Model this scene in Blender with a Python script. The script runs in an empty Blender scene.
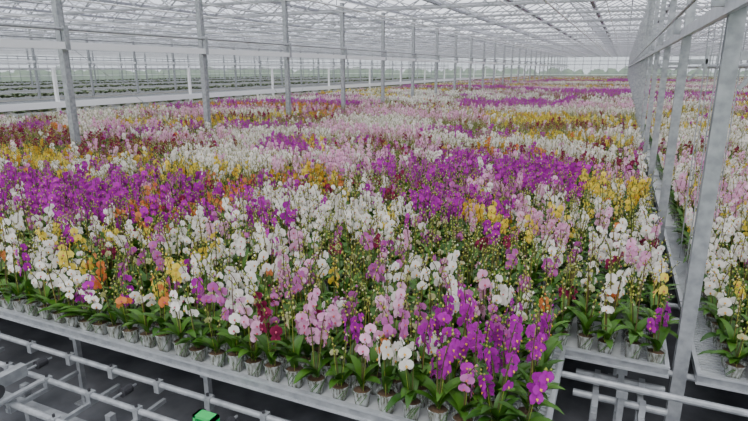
import bpy, math, random
import numpy as np
from mathutils import Vector, Matrix
random.seed(7)
CAMZ=2.75; TZ=0.75
# ------------------------------------------------------------ materials
def new_mat(name):
    m=bpy.data.materials.new(name); m.use_nodes=True
    nt=m.node_tree; b=nt.nodes.get('Principled BSDF'); return m,nt,b
def simple(name,col,rough=.5,metal=0.0,noise=None,nscale=20,bump=0.0,spec=.5):
    m,nt,b=new_mat(name)
    b.inputs['Base Color'].default_value=(*col,1); b.inputs['Roughness'].default_value=rough
    b.inputs['Metallic'].default_value=metal; b.inputs['Specular IOR Level'].default_value=spec
    if noise:
        tc=nt.nodes.new('ShaderNodeTexCoord'); n=nt.nodes.new('ShaderNodeTexNoise'); n.inputs['Scale'].default_value=nscale
        n.inputs['Detail'].default_value=6
        r=nt.nodes.new('ShaderNodeValToRGB'); r.color_ramp.elements[0].position=.35; r.color_ramp.elements[1].position=.68
        r.color_ramp.elements[0].color=(*col,1); r.color_ramp.elements[1].color=(*noise,1)
        nt.links.new(tc.outputs['Object'],n.inputs['Vector']); nt.links.new(n.outputs['Fac'],r.inputs['Fac'])
        nt.links.new(r.outputs['Color'],b.inputs['Base Color'])
        if bump:
            bp=nt.nodes.new('ShaderNodeBump'); bp.inputs['Strength'].default_value=bump
            nt.links.new(n.outputs['Fac'],bp.inputs['Height']); nt.links.new(bp.outputs['Normal'],b.inputs['Normal'])
    return m
def organic(name,c1,c2,rough=.45,transl=.3,spec=.3):
    m,nt,b=new_mat(name)
    oi=nt.nodes.new('ShaderNodeObjectInfo'); geo=nt.nodes.new('ShaderNodeNewGeometry')
    ad=nt.nodes.new('ShaderNodeMath'); ad.operation='MULTIPLY_ADD'; ad.inputs[1].default_value=.5
    hf=nt.nodes.new('ShaderNodeMath'); hf.operation='MULTIPLY'; hf.inputs[1].default_value=.5
    nt.links.new(geo.outputs['Random Per Island'],hf.inputs[0])
    nt.links.new(oi.outputs['Random'],ad.inputs[0]); nt.links.new(hf.outputs[0],ad.inputs[2])
    r=nt.nodes.new('ShaderNodeMix'); r.data_type='RGBA'
    r.inputs['A'].default_value=(*c1,1); r.inputs['B'].default_value=(*c2,1)
    nt.links.new(ad.outputs[0],r.inputs['Factor']); nt.links.new(r.outputs['Result'],b.inputs['Base Color'])
    b.inputs['Roughness'].default_value=rough; b.inputs['Specular IOR Level'].default_value=spec
    if transl>0:
        t=nt.nodes.new('ShaderNodeBsdfTranslucent'); nt.links.new(r.outputs['Result'],t.inputs['Color'])
        mx=nt.nodes.new('ShaderNodeMixShader'); mx.inputs[0].default_value=transl
        nt.links.new(b.outputs[0],mx.inputs[1]); nt.links.new(t.outputs[0],mx.inputs[2])
        nt.links.new(mx.outputs[0],nt.nodes['Material Output'].inputs['Surface'])
    return m
galv=simple('galvanised_steel',(.27,.285,.30),.42,.4,(.42,.435,.45),14)
alu=simple('aluminium',(.42,.44,.46),.35,.4,(.54,.56,.58),9)
roofsteel=simple('roof_steel',(.27,.275,.31),.5,.1)
whitep=simple('white_painted_steel',(.82,.83,.84),.4,0)
screenm=simple('screen_fabric',(.6,.6,.65),.8,0)
rubber=simple('black_rubber',(.03,.03,.035),.5)
tray=simple('tray_plastic',(.5,.52,.52),.5,.1,(.66,.68,.69),6)
floorm=simple('concrete_floor',(.07,.075,.085),.6,0,(.16,.165,.18),3,.15)
greenp=simple('green_plastic',(.03,.5,.12),.35)
soil=simple('bark_mix',(.05,.03,.015),.9,0,(.12,.07,.035),60)
grass=simple('grass',(.08,.17,.04),.9,0,(.14,.25,.07),1.5)
hedgem=simple('hedge_leaves',(.05,.12,.03),.9,0,(.12,.2,.06),.6)
seedm=simple('seedling_green',(.04,.075,.025),.7,0,(.12,.15,.06),1.2)
darkb=simple('dark_bench',(.08,.085,.075),.7,0,(.17,.165,.14),1.0)
leafm=organic('orchid_leaf',(.018,.072,.006),(.08,.20,.018),.38,.12,.4)
stemm=organic('orchid_stem',(.05,.10,.02),(.12,.06,.035),.5,0)
budm=organic('orchid_bud',(.24,.32,.04),(.44,.42,.08),.5,.1)
lipm=organic('orchid_lip_pink',(.45,.02,.14),(.6,.15,.1),.5,.1)
lipy=organic('orchid_lip_yellow',(.75,.45,.04),(.6,.2,.03),.5,.1)
potm,nt,b=new_mat('clear_pot_plastic')
b.inputs['Roughness'].default_value=.12
w=nt.nodes.new('ShaderNodeTexNoise'); w.inputs['Scale'].default_value=60; tc=nt.nodes.new('ShaderNodeTexCoord')
mp=nt.nodes.new('ShaderNodeMapping'); mp.inputs['Scale'].default_value=(1,1,.2)
nt.links.new(tc.outputs['Object'],mp.inputs[0]); nt.links.new(mp.outputs[0],w.inputs['Vector'])
r=nt.nodes.new('ShaderNodeValToRGB'); r.color_ramp.elements[0].position=.38; r.color_ramp.elements[0].color=(.20,.22,.17,1)
r.color_ramp.elements[1].position=.64; r.color_ramp.elements[1].color=(.60,.64,.63,1)
nt.links.new(w.outputs['Fac'],r.inputs[0]); nt.links.new(r.outputs[0],b.inputs['Base Color'])
b.inputs['Alpha'].default_value=.62
def mkglass(name,tc,dc,f):
    glass,nt,b=new_mat(name)
    t=nt.nodes.new('ShaderNodeBsdfTransparent'); t.inputs[0].default_value=tc
    d=nt.nodes.new('ShaderNodeBsdfTranslucent'); d.inputs[0].default_value=dc
    mx=nt.nodes.new('ShaderNodeMixShader'); mx.inputs[0].default_value=f
    nt.links.new(t.outputs[0],mx.inputs[1]); nt.links.new(d.outputs[0],mx.inputs[2]); nt.links.new(mx.outputs[0],nt.nodes['Material Output'].inputs['Surface'])
    return glass
glass=mkglass('greenhouse_glass',(.97,.98,1,1),(.85,.87,.93,1),.2)
wglass=mkglass('greyed_wall_glass',(.80,.82,.86,1),(.6,.62,.66,1),.5)  # greyer, half-translucent tint set to tone down the overbright horizon behind the walls

VAR=['white','magenta','ltpink','yellow','orange','burgundy','gold','mauve','buds']
PET={'white':((.80,.77,.70),(.96,.94,.90)),'magenta':((.36,.008,.34),(.58,.04,.54)),'ltpink':((.74,.34,.58),(.90,.64,.77)),
 'yellow':((.80,.60,.04),(.90,.78,.18)),'orange':((.68,.18,.04),(.82,.38,.14)),'burgundy':((.16,.008,.04),(.36,.035,.12)),
 'gold':((.52,.30,.02),(.72,.50,.06)),'mauve':((.40,.06,.34),(.66,.25,.54)),'buds':((.40,.42,.14),(.80,.78,.52))}
petm={k:organic('petal_'+k,a,b_,.6,.3,.12) for k,(a,b_) in PET.items()}

# ------------------------------------------------------------ mesh builder
class MB:
    def __init__(s): s.v=[];s.f=[];s.m=[];s.mats=[]
    def mi(s,mat):
        if mat not in s.mats: s.mats.append(mat)
        return s.mats.index(mat)
    def add(s,vs,fs,mat):
        o=len(s.v); s.v.extend([tuple(p) for p in vs]); k=s.mi(mat)
        for f in fs: s.f.append(tuple(i+o for i in f)); s.m.append(k)
    def box(s,x0,x1,y0,y1,z0,z1,mat):
        s.add([(x0,y0,z0),(x1,y0,z0),(x1,y1,z0),(x0,y1,z0),(x0,y0,z1),(x1,y0,z1),(x1,y1,z1),(x0,y1,z1)],
              [(0,3,2,1),(4,5,6,7),(0,1,5,4),(1,2,6,5),(2,3,7,6),(3,0,4,7)],mat)
    def beam(s,a,b_,w,h,mat,up=(0,0,1)):
        a=Vector(a);b_=Vector(b_);d=(b_-a).normalized();u=Vector(up)
        if abs(d.dot(u))>.98:u=Vector((0,1,0))
        r=d.cross(u).normalized();u=r.cross(d)
        vs=[]
        for p in(a,b_):
            for sx,sy in((-1,-1),(1,-1),(1,1),(-1,1)): vs.append(p+r*(sx*w/2)+u*(sy*h/2))
        s.add(vs,[(0,1,2,3),(7,6,5,4),(0,4,5,1),(1,5,6,2),(2,6,7,3),(3,7,4,0)],mat)
    def tube(s,path,rad,seg,mat,cap=True):
        P=[Vector(p) for p in path];n=len(P);vs=[];
        if not hasattr(rad,'__len__'): rad=[rad]*n
        for i,p in enumerate(P):
            d=(P[min(i+1,n-1)]-P[max(i-1,0)]).normalized()
            u=Vector((0,0,1)) if abs(d.z)<.9 else Vector((1,0,0))
            r=d.cross(u).normalized();u=r.cross(d)
            for k in range(seg):
                a=2*math.pi*k/seg; vs.append(p+(r*math.cos(a)+u*math.sin(a))*rad[i])
        fs=[]
        for i in range(n-1):
            for k in range(seg):
                k2=(k+1)%seg; fs.append((i*seg+k,i*seg+k2,(i+1)*seg+k2,(i+1)*seg+k))
        if cap and seg>2:
            fs.append(tuple(range(seg))[::-1]); fs.append(tuple((n-1)*seg+k for k in range(seg)))
        s.add(vs,fs,mat)
    def data(s,name,smooth=False):
        me=bpy.data.meshes.new(name); me.from_pydata(s.v,[],s.f)
        for m in s.mats: me.materials.append(m)
        me.polygons.foreach_set('material_index',s.m)
        if smooth: me.polygons.foreach_set('use_smooth',[True]*len(s.f))
        me.update(); return me
    def obj(s,name,smooth=False,parent=None,loc=(0,0,0)):
        o=bpy.data.objects.new(name,s.data(name,smooth)); bpy.context.scene.collection.objects.link(o)
        o.location=loc
        if parent:o.parent=parent
        return o

# ------------------------------------------------------------ orchid
def petal(mb,c,n,dirv,L,W,mat,lod,cup=.15):
    side=dirv.cross(n).normalized()
    def P(l,w_): 
        return c+dirv*(l*L)+side*(w_*W)+n*(cup*L*(l*l)*(-.6)+abs(w_)*W*.15)
    if lod==0:
        out=[P(.02,0),P(.25,-.38),P(.6,-.5),P(.88,-.34),P(1,0),P(.88,.34),P(.6,.5),P(.25,.38)]
        mid=P(.55,0)+n*(.05*L)
        mb.add(out+[mid],[(8,i,(i+1)%8) for i in range(8)],mat)
    else:
        mb.add([P(0,0),P(.45,-.5),P(.9,-.3),P(.9,.3),P(.45,.5)],[(0,1,2,3,4)],mat)
def flower(mb,c,n,R,pm,lm,lod,rng):
    n=n.normalized(); up=(Vector((0,0,1))-n*n.z).normalized()
    up=Matrix.Rotation(rng.uniform(-.35,.35),3,n)@up; rt=up.cross(n)
    if lod==2:
        k=6;vs=[c+(up*math.cos(2*math.pi*i/k)+rt*math.sin(2*math.pi*i/k))*R*rng.uniform(.85,1.0) for i in range(k)]
        mb.add(vs,[tuple(range(k))],pm);return
    for a,L,W in((0,1,.82),(128,1,.74),(-128,1,.74)):
        d=(up*math.cos(math.radians(a))+rt*math.sin(math.radians(a))); petal(mb,c-n*.001,n,d,L*R,W*R,pm,lod)
    for a in(70,-70):
        d=(up*math.cos(math.radians(a))+rt*math.sin(math.radians(a))); petal(mb,c+n*.004,n,d,R*1.05,R*1.32,pm,lod,.05)
    q=c+n*.006; t=R*.38
    mb.add([q+up*t*.25,q-rt*t*.55-up*t*.1+n*t*.4,q-up*t*.95+n*t*.55,q+rt*t*.55-up*t*.1+n*t*.4,q+n*t*.75+up*t*.05],[(0,1,4),(1,2,4),(2,3,4),(3,0,4)],lm)
def bud(mb,c,r,mat,lod):
    k=5 if lod==0 else 4
    vs=[c+Vector((0,0,r*1.35))]+[c+Vector((math.cos(2*math.pi*i/k)*r,math.sin(2*math.pi*i/k)*r,0)) for i in range(k)]+[c-Vector((0,0,r*1.2))]
    fs=[(0,1+i,1+(i+1)%k) for i in range(k)]+[(k+1,1+(i+1)%k,1+i) for i in range(k)]
    mb.add(vs,fs,mat)
def orchid(mb,vname,lod,rng,o=Vector((0,0,0))):
    pm=petm[vname]; lm=lipy if vname in('white','magenta','buds') and rng.random()<.6 else lipm
    if vname=='yellow': lm=lipm if rng.random()<.3 else lipy
    if lod==0:
        seg=14
        for (r0,z0,r1,z1) in((.044,0,.060,.118),(.060,.118,.064,.120),(.064,.120,.064,.127)):
            vs=[o+Vector((math.cos(2*math.pi*k/seg)*rr,math.sin(2*math.pi*k/seg)*rr,zz)) for rr,zz in((r0,z0),(r1,z1)) for k in range(seg)]
            mb.add(vs,[(k,(k+1)%seg,seg+(k+1)%seg,seg+k) for k in range(seg)],potm)
        # bark mix body seen through the clear wall, with roots
        vs=[o+Vector((math.cos(2*math.pi*k/seg)*rr,math.sin(2*math.pi*k/seg)*rr,zz)) for rr,zz in((.040,.003),(.055,.106)) for k in range(seg)]
        mb.add(vs,[(k,(k+1)%seg,seg+(k+1)%seg,seg+k) for k in range(seg)]+[tuple(seg+k for k in range(seg))],soil)
        for q in range(5):
            a=rng.uniform(0,6.28); mb.tube([o+Vector((math.cos(a+j*.35)*(.044+.0045*j),math.sin(a+j*.35)*(.044+.0045*j),.02+.028*j)) for j in range(4)],.0035,4,leafm,False)
    elif lod==1:
        vs=[o+Vector((math.cos(2*math.pi*k/6)*rr,math.sin(2*math.pi*k/6)*rr,zz)) for rr,zz in((.044,0),(.062,.125)) for k in range(6)]
        mb.add(vs,[(k,(k+1)%6,6+(k+1)%6,6+k) for k in range(6)]+[(6,7,8,9,10,11)],potm)
    nl={0:8,1:6,2:4}[lod]; base=rng.uniform(0,math.pi)
    for i in range(nl):
        a=base+(math.pi if i%2 else 0)+rng.uniform(-.8,.8)
        L=rng.uniform(.15,.26);W=rng.uniform(.045,.07)
        h=Vector((math.cos(a),math.sin(a),0)); sd=Vector((-h.y,h.x,0)); up0=rng.uniform(.8,1.5); dr=rng.uniform(.7,1.9)
        N={0:6,1:3,2:2}[lod]; p=o+Vector((0,0,.115+i*.006)); ang=up0; vs=[]
        for k in range(N+1):
            t=k/N; w_=W*math.sin(math.pi*min(1,.16+t*.84))**.6 if t<1 else .004
            vs+= [p-sd*w_/2+Vector((0,0,w_*.16)),p,p+sd*w_/2+Vector((0,0,w_*.16))] if lod==0 else [p-sd*w_/2,p+sd*w_/2]
            p=p+(h*math.cos(ang)+Vector((0,0,math.sin(ang))))*L/N; ang-=dr/N
        c=3 if lod==0 else 2; fs=[]
        for k in range(N):
            for j in range(c-1): fs.append((k*c+j,k*c+j+1,(k+1)*c+j+1,(k+1)*c+j))
        mb.add(vs,fs,leafm)
    dense=vname in('magenta','white','ltpink')
    ns=2 if lod==2 else rng.choice([1,2,2,2]); dirn=rng.uniform(0,6.28)
    for s_ in range(ns):
        a=dirn+s_*rng.uniform(1.5,4); h=Vector((math.cos(a),math.sin(a),0))
        H=rng.uniform(.34,.60); lean=rng.uniform(.02,.08); arch=rng.uniform(.0,.10)
        N={0:8,1:4,2:3}[lod]
        def C(t): return o+Vector((0,0,.12+H*(t if t<.75 else .75+(t-.75)*.8-(max(0,t-.85))**2*2)))+h*(lean*t+arch*max(0,t-.55)**1.5*3.3)
        path=[C(k/N) for k in range(N+1)]
        mb.tube(path,[.0034]*N+[.0018],{0:5,1:3,2:3}[lod],stemm,False)
        if lod==0: mb.tube([o+h*.012+Vector((0,0,.1)),o+h*(lean*.7+.01)+Vector((0,0,.12+H*.74))],.0018,4,budm,False)
        nf=rng.randint(3,6) if dense else rng.randint(2,5); nb=rng.randint(2,4) if dense else rng.randint(3,5)
        if vname=='buds': nb+=nf; nf=1 if rng.random()<.25 else 0
        tot=nf+nb; side=Vector((-h.y,h.x,0)); face=rng.uniform(-.6,.6)
        for i in range(tot):
            t=.45+.55*(i+.5)/tot; p=C(t); sg=1 if i%2 else -1
            R=rng.uniform(.031,.041)*(1.05 if dense else 1)*(.9 if vname=='buds' else 1)
            if i<nf:
                dd=(h*.5+side*sg*rng.uniform(.5,1.1)+h*face*.4+Vector((0,0,rng.uniform(-.1,.35))))
                q=p+dd.normalized()*.028
                if lod==0: mb.tube([p,q-dd.normalized()*.004],.0013,3,stemm,False)
                flower(mb,q,dd,R,pm,lm,lod,rng)
            elif lod<2 or i%2:
                q=p+side*sg*.013+Vector((0,0,.006)); bud(mb,q,rng.uniform(.007,.0125)*(1-.4*(i-nf)/max(1,nb)),petm[vname] if rng.random()<.3 else budm,lod)

def lib(nvar,fn,tag):
    col=bpy.data.collections.new(tag)
    for v,name in enumerate(VAR):
        for k in range(nvar):
            rng=random.Random(v*97+k*13+len(tag)); mb=MB(); fn(mb,name,rng)
            ob=bpy.data.objects.new(f"{tag}_{v:02d}_{k}",mb.data(f"{tag}_{v:02d}_{k}",True)); col.objects.link(ob)
    return col
L0=lib(7,lambda mb,n,rng:orchid(mb,n,0,rng),'orchid_near')
L1=lib(5,lambda mb,n,rng:orchid(mb,n,1,rng),'orchid_mid')
def tilefn(mb,n,rng):
    for i in range(4):
        for j in range(4):
            nn=n if rng.random()<.74 else rng.choice(['buds','buds','buds','mauve','burgundy','white','white'])
            orchid(mb,nn,2,rng,Vector((-.24+.16*i+rng.uniform(-.02,.02),-.24+.16*j+rng.uniform(-.02,.02),0)))
L2=lib(4,tilefn,'orchid_tile')

# ------------------------------------------------------------ variety map (world metres)
MIX={
 'M0':[('white',.22),('ltpink',.13),('mauve',.13),('buds',.28),('yellow',.08),('burgundy',.06),('magenta',.08),('orange',.02)],
 'M1':[('mauve',.18),('ltpink',.17),('white',.12),('orange',.06),('burgundy',.07),('magenta',.05),('buds',.35)],
 'M2':[('white',.32),('yellow',.13),('magenta',.09),('mauve',.08),('buds',.35),('orange',.03)],
 'M3':[('buds',.80),('white',.09),('mauve',.06),('burgundy',.05)],
 'M4':[('white',.46),('mauve',.10),('buds',.40),('magenta',.04)],
 'M5':[('buds',.78),('white',.15),('yellow',.04),('orange',.03)],
 'W':[('white',.90),('ltpink',.03),('buds',.07)],'MG':[('magenta',.85),('mauve',.09),('buds',.06)],
 'LP':[('ltpink',.80),('white',.13),('buds',.07)],'OM':[('orange',.36),('magenta',.30),('buds',.22),('burgundy',.08),('white',.04)],
 'Y':[('yellow',.74),('gold',.08),('white',.10),('buds',.08)],'G':[('gold',.42),('orange',.14),('yellow',.16),('buds',.20),('burgundy',.08)],
 'YG':[('yellow',.46),('gold',.22),('buds',.26),('white',.06)],'MM':[('magenta',.54),('mauve',.20),('buds',.26)],
 'B':[('burgundy',.42),('mauve',.14),('buds',.44)],'BU':[('buds',.72),('burgundy',.14),('white',.14)],
 'MV':[('mauve',.56),('ltpink',.24),('burgundy',.06),('buds',.14)],'O':[('orange',.36),('gold',.20),('burgundy',.12),('buds',.32)],
 'R':[('white',.38),('yellow',.16),('ltpink',.14),('buds',.32)],'GR':[('buds',.88),('burgundy',.06),('white',.06)]}
PATCH=[
 (-1.05,.2,2.4,3.3,'MG'),(-.6,0,3.3,3.8,'M3'),
 (-1.9,-1.0,3.2,3.8,'M3'),(-2.4,0,2.4,3.8,'M1'),(-3.1,-2.4,3.1,3.8,'M4'),(-99,-2.4,2.4,3.8,'M2'),
 (-.55,.6,3.8,4.8,'M5'),(-2.2,-.55,3.8,5.1,'M3'),(-4.2,-2.2,3.8,4.7,'M4'),(-3.0,-2.2,4.7,5.1,'W'),
 (-5.2,-4.2,3.8,5.0,'OM'),(-6.6,-5.2,3.8,4.7,'MG'),(-99,-5.2,4.3,5.2,'MG'),(-4.4,-3.0,4.7,5.1,'MM'),
 (-.15,.6,4.8,6.0,'W'),(-1.0,-.15,5.1,6.2,'LP'),(-1.45,-1.0,5.2,5.9,'Y'),(-2.3,-1.0,5.1,6.4,'MM'),
 (-4.2,-2.3,5.1,6.2,'W'),(-5.6,-4.2,5.0,6.3,'OM'),(-6.8,-5.6,5.2,6.3,'MM'),(-99,-6.8,5.2,6.2,'M2'),
 (-.6,.6,6.0,7.4,'M5'),(-1.8,-.6,6.3,7.4,'MV'),(-3.4,-1.8,6.3,7.6,'BU'),(-4.8,-3.4,6.3,7.3,'G'),(-5.6,-4.8,6.3,7.4,'BU'),(-7.2,-5.6,6.3,7.3,'YG'),(-8.2,-7.2,6.2,7.2,'M4'),(-99,-8.2,6.2,7.4,'YG'),
 (-.65,.6,7.4,8.8,'Y'),(-1.9,-.65,7.4,9.2,'MG'),(-3.6,-1.9,7.6,9.4,'MM'),(-5.0,-3.6,7.3,8.8,'LP'),(-7.4,-5.0,7.3,9.0,'W'),(-99,-7.4,7.4,9.4,'B'),
 (.5,1.3,3.5,5.2,'M5'),(.5,9,5.2,6.2,'W'),(.5,9,6.2,7.0,'R'),(.5,9,7,8.5,'LP'),(.5,9,8.5,12,'R')]
POOL=['W','W','W','MG','MG','LP','LP','Y','YG','B','B','BU','GR','GR','MM','MV','MV','O','M1','M0','M4','G','GR','W']
def pick(mix,rng):
    if mix!='MG' and rng.random()<.08: mix='M0'
    r=rng.random();a=0
    for n,p in MIX[mix]:
        a+=p
        if r<a:return VAR.index(n)
    return VAR.index(MIX[mix][0][0])
def mixat(x,y,rng):
    wx=.28*math.sin(y*2.3+x*.7)+.15*math.sin(x*5+1.7*y); wy=.24*math.sin(x*1.9+.6)+.13*math.sin(x*4.7+y)
    if y<3.8: wx*=.4; wy*=.4
    jx=x+rng.gauss(0,.11)+wx;jy=y+rng.gauss(0,.09)+wy
    for x0,x1,y0,y1,m in PATCH:
        if x0<=jx<x1 and y0<=jy<y1:return m
    jy*=1+.03*math.sin(x*.5+y*.2)
    row=int(math.log(max(jy,2))/math.log(1.10)); h=random.Random(row*7919); off=h.uniform(0,9); wd=h.uniform(.7,2.4)*(1.10**row)/8
    blk=int((jx+60+off)/wd); return random.Random(row*1013+blk*31).choice(POOL)
def rowy(k): return 2.56+1.28*k
rng=random.Random(3)
near=[];mid=[];far=[]
def emit(x0,dirx,ncols,ylo_row,yhi_row,xlim):
    for k in range(ylo_row,yhi_row):
        y0=rowy(k)
        for half in(0,1):
            yc=y0+.305+.64*half
            for c in range(ncols):
                xc=x0+dirx*(.24+.64*c)
                if xc<-2.1*yc-1.5 or xc>.42*yc+.8: continue
                if abs(xc+10.8)<.34: continue
                d=math.hypot(xc,yc)
                if d>26:
                    v=pick(mixat(xc,yc,rng),rng); far.append((xc,yc,TZ+rng.uniform(-.02,.03),v*4+rng.randrange(4),rng.randrange(4)*math.pi/2,1,1+rng.uniform(-.12,.12)))
                else:
                    for i in range(4):
                        for j in range(4):
                            x=xc-.24+.16*i; y=yc-.235+.158*j
                            v=pick(mixat(x,y,rng),rng); s=rng.uniform(.80,1.14)
                            rec=[x+rng.uniform(-.012,.012),y+rng.uniform(-.008,.008),TZ,v,rng.uniform(0,6.28),rng.uniform(.97,1.03),s]
                            if d<9.5: rec[3]=v*7+rng.randrange(7); near.append(tuple(rec))
                            else: rec[3]=v*5+rng.randrange(5); mid.append(tuple(rec))
emit(-.30,-1,28,0,1,0)
emit(.41,-1,29,1,90,0)
emit(.86,1,60,1,90,0)
def instancer(name,recs,col):
    me=bpy.data.meshes.new(name); me.from_pydata([r[:3] for r in recs],[],[])
    a=me.attributes.new('vidx','INT','POINT'); a.data.foreach_set('value',[int(r[3]) for r in recs])
    a=me.attributes.new('vrot','FLOAT_VECTOR','POINT'); a.data.foreach_set('vector',np.array([(0,0,r[4]) for r in recs],dtype=np.float32).ravel())
    a=me.attributes.new('vscl','FLOAT_VECTOR','POINT'); a.data.foreach_set('vector',np.array([(r[5],r[5],r[6]) for r in recs],dtype=np.float32).ravel())
    ob=bpy.data.objects.new(name,me); bpy.context.scene.collection.objects.link(ob)
    ng=bpy.data.node_groups.new(name,'GeometryNodeTree')
    ng.interface.new_socket('Geometry',in_out='INPUT',socket_type='NodeSocketGeometry')
    ng.interface.new_socket('Geometry',in_out='OUTPUT',socket_type='NodeSocketGeometry')
    N=ng.nodes;gi=N.new('NodeGroupInput');go=N.new('NodeGroupOutput')
    ci=N.new('GeometryNodeCollectionInfo');ci.inputs['Collection'].default_value=col
    ci.inputs['Separate Children'].default_value=True;ci.inputs['Reset Children'].default_value=True
    ip=N.new('GeometryNodeInstanceOnPoints');ip.inputs['Pick Instance'].default_value=True
    def na(t,n):
        q=N.new('GeometryNodeInputNamedAttribute');q.data_type=t;q.inputs['Name'].default_value=n
        return [o for o in q.outputs if o.name=='Attribute' and o.enabled][0]
    l=ng.links.new
    l(gi.outputs[0],ip.inputs['Points']);l(ci.outputs[0],ip.inputs['Instance'])
    l(na('INT','vidx'),ip.inputs['Instance Index']);l(na('FLOAT_VECTOR','vrot'),ip.inputs['Rotation']);l(na('FLOAT_VECTOR','vscl'),ip.inputs['Scale'])
    l(ip.outputs[0],go.inputs[0])
    md=ob.modifiers.new('scatter','NODES');md.node_group=ng
    return ob
instancer('potted_orchids',near,L0); instancer('potted_orchids.001',mid,L1); instancer('potted_orchids.002',far,L2)
print('PLANTS',len(near),len(mid),len(far))

# ------------------------------------------------------------ benches
def bench(mb,x0,x1,y0,y1,detail):
    mb.box(x0+.02,x1-.02,y0+.02,y1-.02,TZ-.03,TZ-.002,tray)
    for(a,b_,c,d)in((x0,x1,y0,y0+.02),(x0,x1,y1-.02,y1),(x0,x0+.02,y0+.02,y1-.02),(x1-.02,x1,y0+.02,y1-.02)):
        mb.box(a,b_,c,d,TZ-.055,TZ+.026,alu)
    if detail:
        mb.box(x0-.008,x1+.008,y0-.012,y0,TZ+.010,TZ+.026,alu); mb.box(x0-.008,x1+.008,y0-.012,y0,TZ-.055,TZ-.04,alu)
        mb.box(x0,x1,y0-.002,y0,TZ-.04,TZ+.010,galv)
        mb.box(x1,x1+.008,y0,y1,TZ+.010,TZ+.026,alu); mb.box(x1,x1+.008,y0,y1,TZ-.055,TZ-.04,alu)
        mb.box(x0-.008,x0,y0,y1,TZ+.010,TZ+.026,alu)
        y=y0+.05
        while y<y1-.05:
            for xa,xb in((x0+.03,x0+.3),(x1-.3,x1-.03)): mb.box(xa,xb,y,y+.014,TZ-.002,TZ+.007,alu)
            y+=.04
        x=x0+.4
        while x<x1-.1: mb.box(x,x+.04,y0+.03,y1-.03,TZ-.055,TZ-.03,galv); x+=.8
cols=[(-5.05,.485),(-10.6,-5.1),(-18.2,-11.0),(.66,6.2),(6.3,11.8),(11.9,24)]
for k in range(0,8):
    for ci,(a,b_) in enumerate(cols):
        if k==0 and ci>=3: continue
        if k==0 and ci==0: b_=-.19
        if ci>3 : continue
        mb=MB(); bench(mb,a,b_,rowy(k),rowy(k)+1.245,k<4); mb.obj('plant_bench')
mb=MB()
for k in range(1,90):
    for ci,(a,b_) in enumerate(cols):
        if k<8 and ci<=3: continue
        if a>.42*rowy(k)+1.5: continue
        bench(mb,a,b_,rowy(k),rowy(k)+1.245,False)
mb.obj('plant_bench_rows')
for k in range(0,8):
    mb=MB()
    for dy in(.12,1.08):
        y=rowy(k)+dy; z=TZ-.082
        mb.tube([(-18,y,z),(6,y,z)],.024,10,galv)
        x=-17.6
        while x<5.8:
            mb.beam((x,y,0),(x,y,z-.03),.04,.04,galv); mb.box(x-.035,x+.035,y-.035,y+.035,z-.07,z-.02,galv)
            mb.box(x-.06,x+.06,y-.06,y+.06,0,.012,galv); x+=1.37
    mb.obj('bench_support_rail')
mb=MB()
for y,z,rr in((2.50,.56,.022),(2.30,.47,.022),(2.02,.44,.024)):
    mb.tube([(-9,y,z),(.35,y,z)],rr,12,galv)
x=-8.8
while x<.3:
    mb.box(x-.014,x+.014,1.98,2.54,.39,.42,galv)
    for y,z in((2.50,.56),(2.30,.47),(2.02,.44)):
        mb.box(x-.022,x+.022,y-.028,y+.028,z-.06,z+.026,galv)
        mb.tube([(x-.012,y,z),(x-.012,y,z+.045)],.010,8,rubber)
    x+=.46
x=-8.57
while x<.3:
    mb.tube([(x,2.37,.50),(x,2.45,.50)],.035,12,rubber); mb.tube([(x,2.30,.50),(x,2.50,.50)],.01,8,galv)
    mb.beam((x,2.26,0),(x,2.26,.40),.05,.05,galv); mb.beam((x,2.0,0),(x,2.0,.40),.04,.04,galv); x+=.92
mb.box(-9,.35,2.12,2.20,.30,.335,galv)
mb.obj('roller_conveyor_track')
mb=MB()
for y,z in((3.98,.52),(3.72,.50)):
    mb.tube([(-.1,y,z),(.5,y,z)],.026,12,galv)
    for x in(.05,.2,.35): mb.box(x-.02,x+.02,y-.034,y+.034,z-.06,z+.034,alu)
for x in(.05,.35):
    mb.box(x-.02,x+.02,3.6,4.1,.40,.44,galv); mb.beam((x,3.85,0),(x,3.85,.4),.05,.05,galv)
mb.obj('roller_conveyor_track')
mb=MB()
mb.beam((-3.9,1.7,.55),(-3.9,2.24,.56),.07,.09,galv); mb.beam((-3.9,1.95,0),(-3.9,1.95,.52),.07,.07,galv)
mb.tube([(-3.72,1.75,.50),(-3.72,2.25,.50)],.022,10,galv)
mb.tube([(-3.98,1.9,.62),(-3.72,1.9,.62)],.045,14,galv); mb.tube([(-3.72,1.9,.62),(-3.66,1.9,.62)],.055,14,rubber)
mb.obj('transfer_drive_unit')
mb=MB()
mb.box(-2.30,-2.14,2.275,2.345,.585,.605,greenp); mb.box(-2.30,-2.28,2.275,2.345,.50,.605,greenp); mb.box(-2.16,-2.14,2.275,2.345,.50,.605,greenp)
mb.obj('green_stop_clamp')

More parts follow.
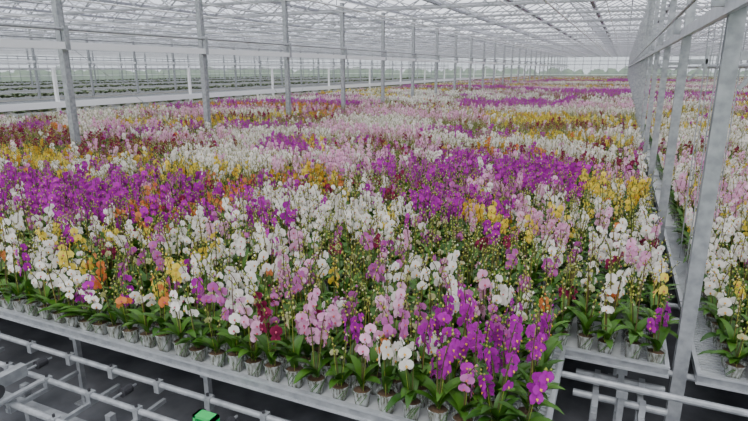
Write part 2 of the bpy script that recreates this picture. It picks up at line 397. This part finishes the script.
# ------------------------------------------------------------ posts and longitudinal rails
YMAX=122
def hpost(mb,x,y,w,z1):
    t=.012
    mb.box(x-w/2,x+w/2,y-w/2,y-w/2+t,0,z1,galv); mb.box(x-w/2,x+w/2,y+w/2-t,y+w/2,0,z1,galv)
    mb.box(x-w/2+.012,x+w/2-.012,y-w/2+t,y+w/2-t,0,z1,galv)
    mb.box(x-w*.9,x+w*.9,y-w*.9,y+w*.9,0,.02,galv)
ROOF=CAMZ+2.6
mb=MB();y=3.98;k=0
while y<YMAX:
    hpost(mb,.572,y,.088,ROOF)
    y+=2.95;k+=1
mb.obj('greenhouse_post_row')
mb=MB()
mb.box(.53,.61,2.2,YMAX,CAMZ+.35,CAMZ+.39,galv)
mb.box(.50,.53,2.2,YMAX,CAMZ+.31,CAMZ+.40,alu)
mb.tube([(.44,2.2,CAMZ+.52),(.44,YMAX,CAMZ+.52)],.014,8,galv)
y=3.98
while y<60:
    mb.box(.43,.50,y-.02,y+.02,CAMZ+.36,CAMZ+.52,galv)
    mb.box(.62,.80,y-.03,y+.03,CAMZ+.05,CAMZ+.10,galv); mb.box(.77,.80,y-.03,y+.03,CAMZ-.03,CAMZ+.22,galv)
    mb.beam((.64,y,CAMZ-.12),(.78,y,CAMZ+.06),.025,.025,galv); y+=2.95
mb.tube([(.83,2.6,CAMZ+.02),(.83,YMAX,CAMZ+.02)],.018,8,galv)
mb.obj('crane_rail')
for X in(-10.8,-36.4,-62,13.4):
    mb=MB();y=10.8*.751-4.245*(1 if X<-20 else 0)
    while y<YMAX:
        hpost(mb,X,y,.14,ROOF); y+=4.245
    mb.obj('greenhouse_post_row')
    mb=MB()
    mb.box(X+.08,X+.16,1,YMAX,CAMZ+.40,CAMZ+.54,whitep); mb.tube([(X+.12,1,CAMZ+.80),(X+.12,YMAX,CAMZ+.80)],.035,8,galv)
    mb.tube([(X-.14,1,CAMZ+.62),(X-.14,YMAX,CAMZ+.62)],.02,6,galv)
    y=10.8*.751
    while y<YMAX: mb.box(X+.06,X+.18,y-.05,y+.05,CAMZ+.38,CAMZ+.86,galv); y+=4.245
    mb.obj('crane_rail')
mb=MB()
mb.box(-18.5,-18.42,1,YMAX,CAMZ-1.36,CAMZ-1.14,whitep)
y=18.45*.7255-6.7
while y<YMAX: mb.box(-18.60,-18.5,y-.05,y+.05,0,CAMZ+.05,whitep); y+=6.75
mb.box(-18.60,-18.56,1,YMAX,CAMZ-.04,CAMZ+.02,alu)
mb.obj('white_side_railing')
mb=MB()
for a,b_ in(((-10.7,8.3,CAMZ+.38),(-9.4,9.8,1.35)),((-10.7,12.6,CAMZ+2.5),(-10.7,16.3,1.4)),((-10.7,20.6,CAMZ+2.5),(-10.7,16.8,1.4)),
   ((.70,4.5,CAMZ+2.4),(.70,4.5,1.0)),((.72,5.6,CAMZ+2.4),(.72,5.6,1.0)),((.66,6.3,CAMZ+2.4),(.74,6.3,.8)),((.70,8.4,CAMZ+2.4),(.70,8.4,.8)),((.95,8.0,CAMZ+2.4),(.95,8.0,.9)),((1.05,6.6,CAMZ+2.4),(1.05,6.6,.9))):
    mb.tube([a,b_],.006,5,galv)
mb.obj('hanging_wires')

# ------------------------------------------------------------ left field
x=-20.2;k=0
mbA=MB();r3=random.Random(9)
while x>-84:
    w=3.6
    if abs((x-w/2)+36.4)<2.3 or abs((x-w/2)+62)<2.3: x-=1.0
    mbA.box(x-w,x,2,YMAX-2,.66,.74,darkb)
    mbA.box(x-w,x-w+.08,2,YMAX-2,.64,.84,alu); mbA.box(x-.05,x,2,YMAX-2,.64,.80,galv)
    if k%3==1:
        y=3.0
        while y<YMAX-4:
            step=.9+.012*y
            for q in range(4):
                cx=x-w+.55+q*.83+r3.uniform(-.1,.1); cy=y+r3.uniform(-.2,.2); hh=r3.uniform(.16,.30); vs=[];fs=[]
                for a in range(5):
                    an=a*2.513/2*1.0+r3.uniform(-.3,.3)+a*.6; dx,dy=math.cos(an),math.sin(an); o=len(vs)
                    vs+=[(cx,cy,.74),(cx+dx*.22-dy*.14,cy+dy*.22+dx*.14,.74+hh),(cx+dx*.50,cy+dy*.50,.74+hh*.7),(cx+dx*.22+dy*.14,cy+dy*.22-dx*.14,.74+hh)]
                    fs.append((o,o+1,o+2,o+3))
                mbA.add(vs,fs,seedm)
            y+=step
    yy=4
    while yy<YMAX-4:
        mbA.box(x-w+.3,x-w+.36,yy,yy+.06,0,.66,galv); mbA.box(x-.36,x-.3,yy,yy+.06,0,.66,galv); yy+=8
    x-=4.3;k+=1
mbA.obj('seedling_bench_rows')

# ------------------------------------------------------------ shell
XL,XR=-88,32
mb=MB(); mb.box(XL,XR,-6,YMAX+1,-.1,0,floorm); mb.obj('floor')
mb=MB(); mb.box(-260,200,-60,330,-.3,-.12,grass); mb.obj('ground')
mb=MB();bw=3.2;x=XL;rise=.75;gz=ROOF+.3
while x<XR-.1:
    y0,y1=-6,YMAX+1
    mb.add([(x,y0,gz),(x,y1,gz),(x+bw/2,y1,gz+rise),(x+bw/2,y0,gz+rise)],[(0,1,2,3)],glass)
    mb.add([(x+bw,y0,gz),(x+bw,y1,gz),(x+bw/2,y1,gz+rise),(x+bw/2,y0,gz+rise)],[(0,1,2,3)],glass)
    x+=bw
mb.obj('ceiling')
mb=MB();x=XL
while x<XR+.1:
    mb.box(x-.08,x+.08,-6,YMAX+1,gz-.12,gz-.02,roofsteel)
    if x<XR-.1:
        mb.box(x+bw/2-.03,x+bw/2+.03,-6,YMAX+1,gz+rise-.05,gz+rise+.02,roofsteel)
        y=0
        while y<YMAX:
            mb.beam((x,y,gz),(x+bw/2,y,gz+rise),.035,.05,roofsteel); mb.beam((x+bw,y,gz),(x+bw/2,y,gz+rise),.035,.05,roofsteel); y+=1.4
    x+=bw
mb.obj('roof_gutters_and_glazing_bars')
mb=MB();y=10.8*.751-4.245*2
while y<YMAX:
    z0=ROOF-.35;z1=ROOF+.22
    for z in(z0,z1): mb.box(XL+.1,XR-.1,y-.03,y+.03,z-.03,z+.03,galv)
    x=XL+.1;s=0
    while x<XR-1:
        mb.beam((x,y,z0 if s%2==0 else z1),(x+.8,y,z1 if s%2==0 else z0),.04,.04,galv); x+=.8;s+=1
    y+=4.245
mb.obj('roof_truss')
mb=MB();x=XL+.8
while x<XR:
    mb.box(x-.012,x+.012,0,YMAX,ROOF-.43,ROOF-.40,whitep); x+=1.6
mb.obj('shade_screen_wires')
mb=MB();y=10.8*.751-4.245*2+.25
while y<YMAX:
    mb.box(XL+.3,XR-.3,y,y+.12,ROOF-.36,ROOF-.26,screenm)
    y+=4.245
mb.obj('folded_shade_screen')
mb=MB();x=XL+2.4
while x<XR:
    mb.tube([(x,0,ROOF-.62),(x,YMAX,ROOF-.62)],.03,6,whitep)
    y=10.8*.751
    while y<YMAX: mb.box(x-.01,x+.01,y-.01,y+.01,ROOF-.6,ROOF-.36,galv); y+=4.245
    x+=6.4
mb.obj('overhead_heating_pipes')
def wall(name,p0,p1):
    mb=MB();p0=Vector(p0);p1=Vector(p1);L=(p1-p0).length;d=(p1-p0)/L
    mb.beam(p0+Vector((0,0,.25)),p1+Vector((0,0,.25)),.15,.5,whitep)
    for z in(.55,1.6,2.9,3.6,4.3,gz): mb.beam(p0+Vector((0,0,z)),p1+Vector((0,0,z)),.08,.10,whitep if z<3 else roofsteel)
    t=0
    while t<=L:
        q=p0+d*t; mb.beam(q,q+Vector((0,0,gz)),.08,.08,roofsteel); t+=1.6
    mb.add([p0+Vector((0,0,.5)),p1+Vector((0,0,.5)),p1+Vector((0,0,gz)),p0+Vector((0,0,gz))],[(0,1,2,3)],wglass)
    mb.obj(name)
wall('wall_left',(XL,-6,0),(XL,YMAX+1,0)); wall('wall_far',(XL,YMAX+1,0),(XR,YMAX+1,0)); wall('wall_right',(XR,-6,0),(XR,YMAX+1,0))
mb=MB();r2=random.Random(5)
for (ax,ay,bx,by) in((XL-14,0,XL-14,150),(XL-14,142,60,142)):
    n=60
    for i in range(n):
        t=i/n;cx=ax+(bx-ax)*t+r2.uniform(-1,1);cy=ay+(by-ay)*t+r2.uniform(-1,1);R=r2.uniform(2,2.8);H=r2.uniform(2.4,3.4)
        vs=[];fs=[]
        for a in range(5):
            ph=a/4*math.pi/2
            for b_ in range(10):
                th=b_/10*2*math.pi;q=r2.uniform(.85,1.1)
                vs.append((cx+R*math.cos(ph)*math.cos(th)*q,cy+R*math.cos(ph)*math.sin(th)*q,-.15+H*math.sin(ph)*q))
        for a in range(4):
            for b_ in range(10): fs.append((a*10+b_,a*10+(b_+1)%10,a*10+10+(b_+1)%10,a*10+10+b_))
        mb.add(vs,fs,hedgem)
mb.obj('garden_hedge')

# ------------------------------------------------------------ light + camera
w=bpy.data.worlds.new('overcast_sky');bpy.context.scene.world=w;w.use_nodes=True
bg=w.node_tree.nodes['Background'];bg.inputs[0].default_value=(.92,.94,1,1);bg.inputs[1].default_value=1.85
s=bpy.data.lights.new('sun','SUN');s.energy=2.4;s.angle=math.radians(30);s.color=(1,.97,.92)
so=bpy.data.objects.new('sun',s);bpy.context.scene.collection.objects.link(so);so.rotation_euler=(math.radians(32),math.radians(-12),math.radians(20))
c=bpy.data.cameras.new('camera');co=bpy.data.objects.new('camera',c);bpy.context.scene.collection.objects.link(co)
co.location=(0,0,CAMZ);co.rotation_euler=(math.radians(90-14.7),0,math.radians(24.2))
c.sensor_width=36;c.lens=26.0;c.clip_end=1000;c.clip_start=.05
bpy.context.scene.camera=co
